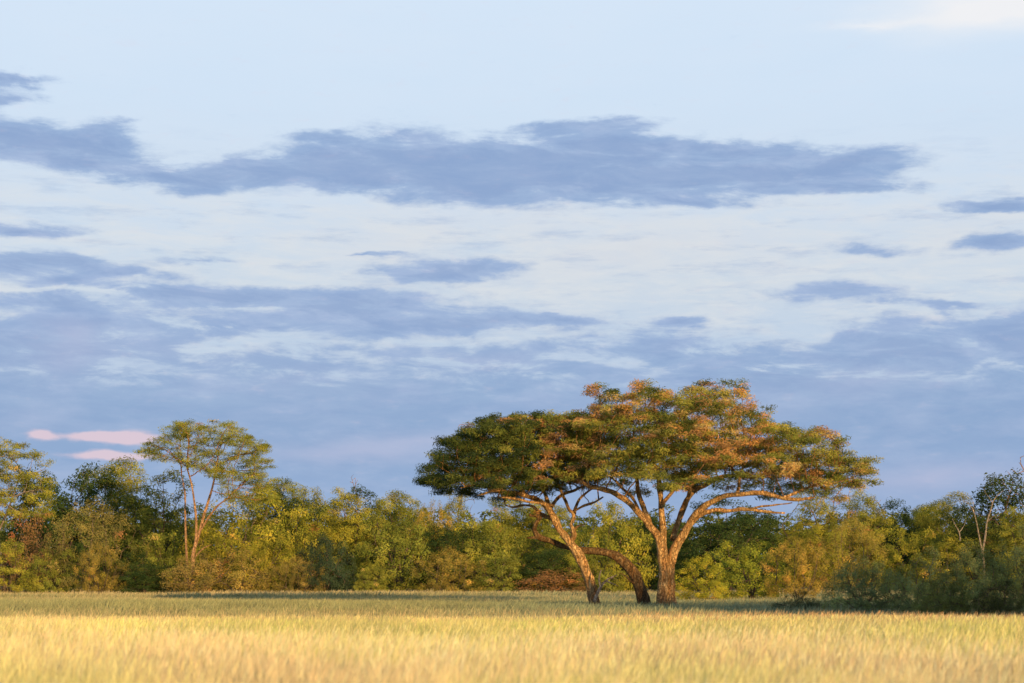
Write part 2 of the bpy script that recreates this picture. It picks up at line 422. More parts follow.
def hero(name, Y0, base_px, stems, limbs, poly, padn, dmax, cx, hw, palette, label, rng, perleaf, sag, bark=BARK, att_per=13, base_z=-0.15, extra_pads=(), colour=None):
    base = np.array([(base_px-512)/F*Y0, Y0, 0.0])
    r = root(name, base, label, 'tree')
    nodes = []; par = []; fixed = {}; hand = set()
    def lay(spec, kind, k):
        pts, rad = limb_nodes(spec, Y0); rad = [q*.87 for q in rad]
        P, R = resample(pts, rad, 0.22)
        n = len(P)
        for i in range(1, n-1):      # gnarled: slight wander
            P[i] += 0.05*np.array([noise.noise(Vector((P[i][2]*1.7+k*9, 0, i*.11))), noise.noise(Vector((0, P[i][2]*1.7+k*7, i*.13))), noise.noise(Vector((P[i][0]*1.5, k*5, 0)))])
        tb = Tubes(); tb.add(P-base, R, 14 if kind == 'trunk' else 10, lump=0.42 if kind == 'trunk' else 0.36, seed=k*3.7)
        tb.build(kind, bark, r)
        # attach nodes
        if nodes:
            d = np.linalg.norm(np.array(nodes)-P[0], axis=1); p = int(d.argmin())
        else: p = -1
        for i in range(0, n, 2):
            nodes.append(P[i]); par.append(p); p = len(nodes)-1; fixed[p] = R[i]; hand.add(p)
    for k, s_ in enumerate(stems): lay(s_, 'trunk', k)
    for k, s_ in enumerate(limbs): lay(s_, 'limb', k+10)
    # pads of foliage inside the outline of the crown
    xs = [p[0] for p in poly]; ys = [p[1] for p in poly]
    pads = []; tries = 0
    s = Y0/F
    while len(pads) < padn and tries < 40000:
        tries += 1
        px = rng.uniform(min(xs), max(xs)); py = rng.uniform(min(ys), max(ys))
        if not (in_poly(px, py-6, poly) and in_poly(px, py+5, poly) and in_poly(px-11, py, poly) and in_poly(px+11, py, poly)): continue
        D = dmax*math.sqrt(max(0.05, 1-((px-cx)/hw)**2))
        dY = rng.uniform(-D, D)
        q = at(px, py, Y0); q[1] += dY
        # the crown's edge hangs lower towards front and back
        q[2] -= sag*(dY/dmax)**2
        if all(((q[0]-o[0])/1.0)**2+((q[1]-o[1])/1.3)**2+((q[2]-o[2])/0.42)**2 > 1 for o in pads): pads.append(q)
    for e in extra_pads: pads.append(np.array([*at(e[0], e[1], Y0)])+np.array([0, e[2], 0]))
    pads = np.array(pads)
    att = np.repeat(pads, att_per, axis=0); g = unit(rng.normal(0, 1, att.shape))*rng.random((len(att), 1))**0.4
    att = att+g*np.array([1.15, 1.15, 0.30])
    # the twigs leave only the upper ends of the limbs
    P, pr = colonize(rng, nodes, par, att, 0.26, 2.6, 0.34, grav=0.03)
    kids, size, R = skeleton(P, pr, fixed, tip=0.010)
    R = np.minimum(R, 0.16)
    for i, v in fixed.items(): R[i] = v
    tb = Tubes(); twig_tubes(P-base, pr, kids, R, hand, tb)
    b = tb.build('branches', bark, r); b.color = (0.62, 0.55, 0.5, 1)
    m = np.array([i for i in range(len(P)) if i not in hand and size[i] <= 3])
    Q = P[m]; nn = len(Q)
    tint = palette(rng, Q)
    cen = pads.mean(0)+np.array([0, 0, -1.5])
    sparse = rng.random(nn) < 0.06
    V, T = leaves(rng, Q[~sparse]-base, perleaf, (0.50, 0.50, 0.21), 0.24, 0.036, tint[~sparse], centre_pull=cen-base, out=0.5, upb=0.25)
    print(name, nn, 'tips')
    c = leaf_obj('crown', V, T, r)
    return r, P, len(V)//4

def pal_main(rng, Q):
    n = len(Q); a = nz3(Q, 0.42, 3.1); b = nz3(Q, 0.95, 9.7); h = (Q[:, 2]-8.3)/3.5
    base = pick(rng, n, [GREEN_D, GREEN_M, GREEN_Y, STRAW], [1.2, 3.2, 3.2, 0.5])
    o = (a+0.5*b+0.22*h+rng.normal(0, 0.14, n)) > 0.18
    base[o] = pick(rng, int(o.sum()), [ORANGE, RUST, STRAW, GREEN_Y], [2.4, 1.6, 1.2, 1.4])
    d = (b < -0.28)
    base[d] = pick(rng, int(d.sum()), [GREEN_D, GREEN_M], [2, 1])
    return base
def pal_left(rng, Q):
    n = len(Q); a = nz3(Q, 0.5, 5.1)
    x = (Q[:, 0]-(-1.0))/4.5         # sunlit side painted in warmer leaf colours, next to the big tree
    base = pick(rng, n, [(0.05, 0.08, 0.03), GREEN_D, GREEN_M], [2.5, 2.4, 1.8])
    z = (a+0.42*x+rng.normal(0, 0.12, n)) > 0.36
    base[z] = pick(rng, int(z.sum()), [GREEN_M, GREEN_Y, RUST, ORANGE], [2, 1.8, 1.6, 0.5])
    return base

Y0 = 110.0
rng = np.random.default_rng(11)
main_poly = [(572,478),(560,452),(566,425),(584,408),(588,396),(600,388),(622,389),(640,383),(668,386),(690,387),(712,381),(726,385),(738,396),(752,407),(772,413),(788,420),(806,419),(820,424),(828,438),(846,446),(862,452),(879,462),(872,472),(856,480),(846,492),(826,492),(806,484),(786,484),(760,478),(738,474),(716,474),(690,480),(664,482),(640,477),(618,482),(598,482)]
main_stems = [
 [(662,607,-.1,7.4),(663,597,-.1,6.4),(663,585,-.1,6.0),(663,570,-.15,5.7),(662.5,556,-.2,5.6),(661,546,-.3,5.3),(658,538,-.3,4.6),(651,529,-.4,4.2),(643,519,-.6,3.9),(633,508,-.9,3.6),(622,499.5,-1.2,3.4),(610,493,-1.4,3.0),(600,490,-1.6,2.7),(588,488,-1.8,2.0),(577,482,-2.2,1.3)],
 [(670,607,.2,7.4),(669,597,.2,6.4),(669.5,585,.15,6.0),(670,570,.1,5.6),(672,556,0,5.3),(675,547,-.1,5.0),(680,538,-.2,5.1),(686,528,-.4,4.7),(693,519.5,-.7,4.0),(702,513.5,-1.0,3.0),(714,511,-1.3,2.3),(728,511.5,-1.6,2.1),(742,510.5,-1.9,1.9),(760,513,-2.2,1.5),(779,514.5,-2.4,1.0)]]
main_limbs = [
 [(662,552,-.2,5.0),(663,540,0,4.2),(663,525,.3,3.8),(662,508,.6,3.6),(661,492,.8,3.3),(660,478,.9,2.6),(655,462,1.1,1.7),(648,448,1.3,1.0)],
 [(656,536,0,3.4),(650,522,.7,3.1),(645,507,1.2,3.0),(640,491,1.6,2.8),(638,476,1.9,2.2),(630,460,2.2,1.4),(620,445,2.6,.9)],
 [(682,534,-.3,3.8),(690,521,-.7,3.7),(700,509,-1.3,3.6),(712,501,-1.7,3.2),(724,497,-2.0,2.8),(738,496,-2.4,2.7),(752,495,-2.8,2.7),(766,498,-3.1,2.6),(780,501.5,-3.4,2.4),(794,502,-3.6,1.8),(804,500,-3.8,.9)],
 [(673,540,.5,3.6),(678,526,.9,3.4),(683,513,1.2,3.3),(689,500,1.5,3.2),(697,490,1.8,2.9),(708,483,2.1,2.7),(720,477,2.4,2.4),(734,473,2.8,2.2),(750,474,3.2,1.8),(766,474,3.6,1.3),(782,466,4.0,.8)],
 [(661,506,.7,2.6),(668,497,.3,2.3),(676,488,-.1,2.0),(684,482,-.5,1.6),(694,470,-1,1.0)],
 [(687,503,1.4,2.2),(691,492,1,2.0),(694,480,.6,1.8),(698,466,0,1.1)],
 [(732,496.5,-2.2,1.8),(734,488,-2.2,1.9),(735,478,-2.3,1.8),(739,466,-2.5,1.2)],
 [(745,510.5,-2,1.2),(756,508,-2.4,1.1),(770,507,-2.8,.8),(784,505,-3.2,.5)],
 [(640,515,-.5,2.0),(634,500,0,1.8),(624,488,.8,1.5),(612,476,1.5,1.1)],
 [(776,500,-3.3,1.9),(790,494,-3.4,1.5),(806,488,-3.6,1.2),(822,484,-3.8,.8)],
]
main_tree, MP, nl = hero('thorn_tree', Y0, 665, main_stems, main_limbs, main_poly, 330, 7.0, 716, 168, pal_main,
     'largest flat-topped thorn tree with orange-tinged umbrella crown and forked sunlit trunk', rng, 66, 1.2, extra_pads=[(706,384,0),(728,386,-1),(716,389,1),(644,384,-1),(600,390,0),(612,392,1.5),(838,484,-2),(852,488,-2.5),(818,492,-3),(834,497,-1)])
print('main', len(MP), nl)

left_poly = [(420,470),(426,458),(436,450),(444,443),(452,434),(466,424),(484,416),(500,411),(520,409),(545,407),(570,408),(592,410),(606,424),(606,450),(604,470),(596,482),(580,486),(560,482),(540,484),(520,486),(500,489),(482,488),(462,486),(446,490),(428,488),(418,482)]
left_stems = [
 [(597,607,.0,7.2),(595,600,0,6.5),(592,589,0,5.8),(588.5,578,0,5.5),(584,567,0,5.6),(579,556,0,5.2),(573.5,547,0,5.0),(567,538,0,4.7),(560,530,0,4.4),(555,521,0,4.2),(551.5,513,0,3.8),(546,506,-.2,3.2),(538,500,-.5,2.8),(528,497,-.9,2.4),(514,494,-1.3,2.1),(500,491,-1.7,2.0),(488,494,-2,1.4),(478,497,-2.2,.8)]]
left_limbs = [
 [(571,541,0,3.0),(574,535,-.3,3.6),(573,529,-.4,3.0),(571,525,-.4,2.4),(574,518,-.4,2.1),(573,513,-.3,2.0),(569,510,-.2,1.9),(566,502,0,1.8),(562,494,.2,1.7),(558,482,.5,1.2)],
 [(571,533,-.2,1.6),(578,526,-.6,1.3),(584,525.5,-.9,.7)],
 [(574,514,-.4,1.8),(576,506,.3,1.9),(579,499,.6,1.7),(586,493,1.0,1.4),(596,486,1.4,1.0)],
 [(574,511,-.3,1.2),(584,506,-.8,1.4),(594,503,-1.1,1.1),(602,498,-1.4,.8)],
 [(551,513,0,2.8),(548,505,.5,2.7),(546,496,.8,2.4),(543,486,1.0,1.9),(538,474,1.3,1.2)],
 [(556,521,0,2.2),(549,517,.6,2.3),(540,513,1,2.2),(534,506,1.4,1.8),(524,504,1.8,1.5),(513,506,2.1,1.1),(505,503,2.3,.6)],
 [(551,507,.3,2.0),(558,498,.9,2.0),(566,492,1.3,1.9),(576,489,1.8,1.6),(588,482,2.2,1.1)],
 [(528,497,-.8,1.8),(520,489,-.4,1.8),(508,482,0,1.6),(494,478,.4,1.3),(478,472,.8,.9)],
 [(500,491,-1.7,1.4),(490,486,-1.9,1.4),(476,487,-2.3,1.2),(462,490,-2.6,.6)],
 [(548,509,.1,1.8),(542,504,-.8,1.7),(530,503,-1.4,1.5),(514,500,-2,1.4),(498,499,-2.5,1.0)],
]
rng = np.random.default_rng(5)
left_tree, LP, nl = hero('thorn_tree', Y0+1.5, 597, left_stems, left_limbs, left_poly, 240, 5.0, 515, 105, pal_left,
     'smaller thorn tree with dark green drooping crown on a leaning sunlit trunk', rng, 84, 0.9)
print('left', len(LP), nl)

# the bent trunk between them
Yc = 111.6
basec = np.array([(642-512)/F*Yc, Yc, 0]); rc = root('bent_tree', basec, 'bent dark trunk arching over leftwards from the ground between the two thorn trees', 'tree')
for kind, spec in (('trunk', [(644,606,0,7.0),(642.5,598,0,6.4),(640,588,0,5.8),(635,577,0,5.8),(628,566,0,5.3),(619,558,.1,4.8),(608,553,.2,4.2),(597,551,.4,3.6),(584,550,.6,3.2),(572,548,.8,3.0),(560,544.5,1,2.8),(549,540,.9,2.8),(541,538,.6,2.9),(536,534,.3,2.6),(534.5,528,0,2.2),(537,522,-.2,2.2),(540,518,-.3,2.5),(536,515.5,-.5,2.2),(529,515.5,-.7,1.2)]),
                   ('branch', [(541,538,.6,1.6),(534,537.5,.2,1.4),(527,538,-.2,.8)]), ('branch', [(638,584,0,2.0),(631,582,-.4,1.1),(625,576,-.8,.6),(618,573,-1,.3)])):
    pts, rad = limb_nodes(spec, Yc); P, R = resample(pts, rad, 0.2)
    tb = Tubes(); tb.add(P-basec, R, 12, lump=.28, seed=4.4+len(spec)); o = tb.build(kind, BARK, rc); o.color = (.40, .40, .42, 1)  # dark tint paints the arch's shade into its bark
q = limb_nodes([(532,514,-.6,1),(529,511,-.4,1),(536,512,-.1,1)], Yc)[0]
V, T = leaves(rng, np.array(q)-basec, 60, (.3, .3, .15), .18, .06, pick(rng, 3, [GREEN_M, ORANGE], [1, 1])); leaf_obj('foliage', V, T, rc)
# dead broken bough lying against the left trunk
bd = np.array([(606-512)/F*110.4, 110.4, 0]); rd = root('fallen_branch', bd, 'broken dead bough with bare forks at the foot of the leaning sunlit trunk', 'branch')
for spec in ([(594,602,-.2,1.8),(600,588,0,1.5),(607,580,.2,1.2),(617,575,.3,.6)], [(601,588,0,1.2),(599,579,-.1,1),(601,570,-.2,.5)], [(606,581,.1,.9),(611,583,0,.7),(618,586,-.2,.3)]):
    pts, rad = limb_nodes(spec, 110.4); P, R = resample(pts, rad, .15); tb = Tubes(); tb.add(P-bd, R, 7, lump=.2); tb.build('bough', BARK_PALE, rd)

# ------------------------------------------------------------------ kinds of background trees and shrubs (nominal sizes in metres)
def ellip(rng, c, r, n, shell=0.45):
    g = unit(rng.normal(0, 1, (n, 3)))*(shell+(1-shell)*rng.random((n, 1)))
    return np.array(c)+g*np.array(r)

def make_kind(seed, H, rx, lobes, stems, natt, per, spread, L, Wd, pal, bark, step=0.42, kill=0.6, tip=0.014, streak=0.0, out=0.7, minr=0.0, sizemax=3, grav=0.04, infl=4.0, patchy=0.0):
    rng = np.random.default_rng(seed)
    nodes = []; par = []; fixed = {}; hand = set(); tb = Tubes()
    for k, (pts, rad) in enumerate(stems):
        P, R = resample(pts, rad, 0.35)
        for i in range(1, len(P)):
            P[i] += 0.10*np.array([noise.noise(Vector((P[i][2]*.8+k*9+seed, 0, 0))), noise.noise(Vector((0, P[i][2]*.8+k*7, seed))), 0])
        tb.add(P, R, 8, lump=.22, seed=k+seed)
        p = -1
        if nodes:
            d = np.linalg.norm(np.array(nodes)-P[0], axis=1); p = int(d.argmin()) if d.min() < 1.0 else -1
        for i in range(0, len(P), 2):
            nodes.append(P[i]); par.append(p); p = len(nodes)-1; fixed[p] = R[i]; hand.add(p)
    w = np.array([l[1][0]*l[1][1]*l[1][2] for l in lobes])**0.75; w /= w.sum()
    att = np.vstack([ellip(rng, c, r, max(4, int(natt*w[i])), .55) for i, (c, r) in enumerate(lobes)])
    att = att[att[:, 2] > 0.25]
    P, pr = colonize(rng, nodes, par, att, step, infl, kill, grav=grav)
    kids, size, R = skeleton(P, pr, fixed, tip=tip)
    R = np.minimum(R, 0.15)
    for i, v in fixed.items(): R[i] = v
    twig_tubes(P, pr, kids, R, hand, tb, sides=4, minr=minr)
    trunk = tb.build('trunk', bark, link=False)
    crown = None
    if per:
        m = np.array([i for i in range(len(P)) if i not in hand and size[i] <= sizemax and P[i][2] > 0.2]); Q = P[m]
        if patchy: Q = Q[nz3(Q, .7, seed) > -patchy]
        tint = pal(rng, Q)
        V, T = leaves(rng, Q, int(per*1.6), spread, L*.8, Wd*.74, tint, jit=.13, centre_pull=np.array([0, 0, H*.35]), out=out, streak=streak, pull=1.1)
        crown = leaf_obj('crown', V, T, link=False)
    ref = V if per else P     # what the plant really spans
    H = float(np.percentile(ref[:, 2], 97.5)); Wd_ = float(np.percentile(np.abs(ref[:, :2]), 98.5))*2
    return dict(trunk=trunk, crown=crown, H=H, W=Wd_, n=0 if crown is None else len(crown.data.polygons))

def pal_bg(cols, wts, rust=0.0):
    def f(rng, Q):
        n = len(Q); a = nz3(Q, 0.55, 2.2); base = pick(rng, n, cols, wts)
        base = base*.6+base.mean(0)*.4; base = base*(1+0.4*a[:, None])
        if rust:
            r = rng.random(n) < rust; base[r] = pick(rng, int(r.sum()), [RUST, STRAW, GREEN_Y], [.6, 1, 1])
        return base
    return f
PB = pal_bg([GREEN_D, GREEN_M, GREEN_Y], [1, 2.4, 1.8], .02)
PO = pal_bg([(0.17, 0.18, 0.065), (0.27, 0.255, 0.085), (0.38, 0.33, 0.11)], [1, 2, 1.4], .04)
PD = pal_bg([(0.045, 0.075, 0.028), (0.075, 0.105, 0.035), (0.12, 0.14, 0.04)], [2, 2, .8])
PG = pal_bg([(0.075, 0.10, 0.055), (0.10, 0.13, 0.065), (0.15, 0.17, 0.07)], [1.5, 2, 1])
PR = pal_bg([(0.34, 0.29, 0.12), (0.42, 0.36, 0.14), (0.25, 0.25, 0.09)], [1.1, 1.3, 2.4], .08)

def lobes_dome(rng, H, rx, n, low=0.2, rs=(1.1, 1.9), flat=.75):
    L = []
    for k in range(n):
        a = rng.uniform(0, 2*math.pi); el_ = math.asin(rng.uniform(-0.15, 1.0)); q = rng.uniform(.55, 1.0)
        cx = math.cos(a)*math.cos(el_)*(rx-1.2)*q; cy = math.sin(a)*math.cos(el_)*(rx-1.2)*q
        zc = H*low+(H*(1-low)-1.0)*(max(0, math.sin(el_))*q); zc = max(.9, zc)
        r = rng.uniform(*rs); L.append(((cx, cy, zc), (r, r, r*flat)))
    return L
def stems_multi(rng, n, H, spread, r0, top=.5):
    S = []
    for k in range(n):
        a = 2*math.pi*k/n+rng.uniform(-.5, .5); d = spread*rng.uniform(.5, 1)
        h = H*top*rng.uniform(.8, 1.15)
        S.append(([(.15*math.cos(a), .15*math.sin(a), -.15), (.35*d*math.cos(a), .35*d*math.sin(a), h*.45), (d*math.cos(a), d*math.sin(a), h)], [r0*rng.uniform(.8, 1.1), r0*.75, r0*.45]))
    return S
def stem_single(rng, H, top, r0, lean=.4):
    a = rng.uniform(0, 6.28); x = lean*math.cos(a); y = lean*math.sin(a)
    S = [([(0, 0, -.2), (x*.3, y*.3, H*top*.5), (x, y, H*top)], [r0*1.2, r0*.9, r0*.7])]
    for k in range(4):
        b = a+k*1.6+rng.uniform(-.3, .3); l = H*.2*rng.uniform(.7, 1.3)
        S.append(([(x*.9, y*.9, H*top*.95), (x+math.cos(b)*l*.6, y+math.sin(b)*l*.6, H*top+l*.7), (x+math.cos(b)*l*1.1, y+math.sin(b)*l*1.1, H*top+l*1.5)], [r0*.55, r0*.45, r0*.3]))
    return S

KIND = {}
for k, sd in enumerate((1, 2, 3)):   # leafy trees, crown down to a third of the height
    r_ = np.random.default_rng(100+sd)
    KIND['tree%d' % k] = make_kind(sd, 10, 4.6, lobes_dome(r_, 10, 4.6, 40, .18, (1.1, 1.9), .65), stem_single(r_, 10, .26, .16), 1700, 62, (.66, .66, .36), .25, .075, PB, BARK_BUSH)
for k, sd in enumerate((4, 5, 6)):   # rounded bushy thickets, leaves to the ground
    r_ = np.random.default_rng(100+sd)
    KIND['bush%d' % k] = make_kind(sd, 6, 3.6, lobes_dome(r_, 6, 3.6, 34, .10, (.9, 1.4), .85), stems_multi(r_, 6, 6, 1.4, .08, .4), 1300, 44, (.46, .46, .32), .22, .07, PB, BARK_BUSH)
for k, sd in enumerate((7, 8)):      # feathery shrubs with upswept wands
    r_ = np.random.default_rng(100+sd)
    lb = [((math.cos(a)*d, math.sin(a)*d, zz), (.7, .7, 1.1)) for a, d, zz in [(r_.uniform(0, 6.28), r_.uniform(.2, 2.7), 0) for _ in range(44)] for zz in (1.3+(2.9-d)*.5*r_.random(), 3.1+(2.9-d)*.75)]
    KIND['wand%d' % k] = make_kind(sd, 5.6, 3.1, lb, stems_multi(r_, 9, 5, 1.8, .05, .3), 1300, 46, (.36, .36, .40), .26, .048, PO, BARK_BUSH, streak=.4, grav=.2)
for k, sd in enumerate((9, 10)):      # loose dry scrub
    r_ = np.random.default_rng(100+sd)
    KIND['scrub%d' % k] = make_kind(sd, 3.2, 2.6, lobes_dome(r_, 3.2, 2.6, 24, .15, (.6, 1.0), .85), stems_multi(r_, 7, 3, 1.3, .04, .4), 900, 34, (.36, .36, .28), .18, .05, PR, BARK_BUSH, step=.3, kill=.4, streak=.2)
for k, sd in enumerate((11, 12)):    # dense dark evergreen
    r_ = np.random.default_rng(100+sd)
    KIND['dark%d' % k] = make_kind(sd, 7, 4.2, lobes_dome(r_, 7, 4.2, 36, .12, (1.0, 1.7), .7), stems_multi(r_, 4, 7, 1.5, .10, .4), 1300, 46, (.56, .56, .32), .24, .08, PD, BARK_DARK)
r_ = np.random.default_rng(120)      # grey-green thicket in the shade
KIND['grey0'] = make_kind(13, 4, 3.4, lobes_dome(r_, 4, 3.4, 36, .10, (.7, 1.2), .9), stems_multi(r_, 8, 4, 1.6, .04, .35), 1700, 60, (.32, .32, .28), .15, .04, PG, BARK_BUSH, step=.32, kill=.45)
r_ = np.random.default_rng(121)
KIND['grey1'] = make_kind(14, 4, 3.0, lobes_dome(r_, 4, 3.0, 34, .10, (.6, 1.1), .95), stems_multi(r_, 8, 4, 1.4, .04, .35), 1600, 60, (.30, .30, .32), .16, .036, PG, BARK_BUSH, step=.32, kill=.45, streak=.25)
for k, sd in enumerate((15, 16)):    # leafless twiggy tree
    r_ = np.random.default_rng(100+sd)
    KIND['bare%d' % k] = make_kind(sd, 9, 2.6, lobes_dome(r_, 9, 2.6, 12, .45, (.7, 1.2), 1.0), stems_multi(r_, 3, 9, 1.0, .10, .55), 240, 0, None, 0, 0, None, BARK_PALE, tip=.022, kill=.55, grav=.2)
# flat layered acacia at the left edge
r_ = np.random.default_rng(122)
lb = [((r_.uniform(-4.6, 4.6), r_.uniform(-4, 4), z_), (1.5, 1.5, .45)) for z_ in (5.6, 6.4, 7.2, 8.2, 9.0, 9.8, 10.6) for _ in range(12 if z_ < 10 else 7)]
lb = [l for l in lb if math.hypot(l[0][0], l[0][1]) < 5.4-abs(l[0][2]-7)*.55]
KIND['flat0'] = make_kind(17, 11, 5.6, lb, stem_single(r_, 11, .42, .15, .5), 1800, 46, (.56, .56, .22), .25, .07, PB, BARK_PALE)
# sparse orange-twigged tree
r_ = np.random.default_rng(123)
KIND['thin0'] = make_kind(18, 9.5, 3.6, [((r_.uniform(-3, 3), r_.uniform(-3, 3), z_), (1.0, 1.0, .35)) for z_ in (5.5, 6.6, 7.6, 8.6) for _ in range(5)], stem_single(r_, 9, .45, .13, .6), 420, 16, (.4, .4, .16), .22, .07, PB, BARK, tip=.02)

def plant(kind, name, px, ytop, wpx, Y, tint, label, cat='bush', group=None, rz=None, trunk_tint=None, k=[0]):
    """one plant, sized from what it spans in the view at its own distance"""
    if not (680 < px < 830 and Y < 142) and Y > 110: Y = 186+(Y-147)*0.8
    K = KIND[kind]; k[0] += 1; rr = random.Random(k[0]*7+1)
    x = (px-512)/F*Y; H = EYE+(HZ-ytop)/F*Y; Wm = wpx/F*Y
    r = root(name, (x, Y, float(gz0(x, Y))), label, cat, group, rr.uniform(0, 6.28) if rz is None else rz)
    sx = max(Wm/K['W'], (0.86 if kind[:4] in ('tree', 'dark') else 0.6 if kind[:4] != 'bare' else 0.3)*H/K['H']); r.scale = (sx, sx*rr.uniform(.85, 1.1), H/K['H'])
    for part in ('trunk', 'crown'):
        if K[part] is None: continue
        c = bpy.data.objects.new(part if part == 'trunk' or cat == 'tree' else 'foliage', K[part].data); C.objects.link(c); c.parent = r
        if part == 'crown': c.color = (*tint, 1)
        else: c.color = (*(trunk_tint or (1, 1, 1)), 1)
    return r
def gz0(x, y): return 0.10*math.sin(x*0.045+1.3)*math.sin(y*0.05)+0.05*math.sin(x*0.13+y*0.09)

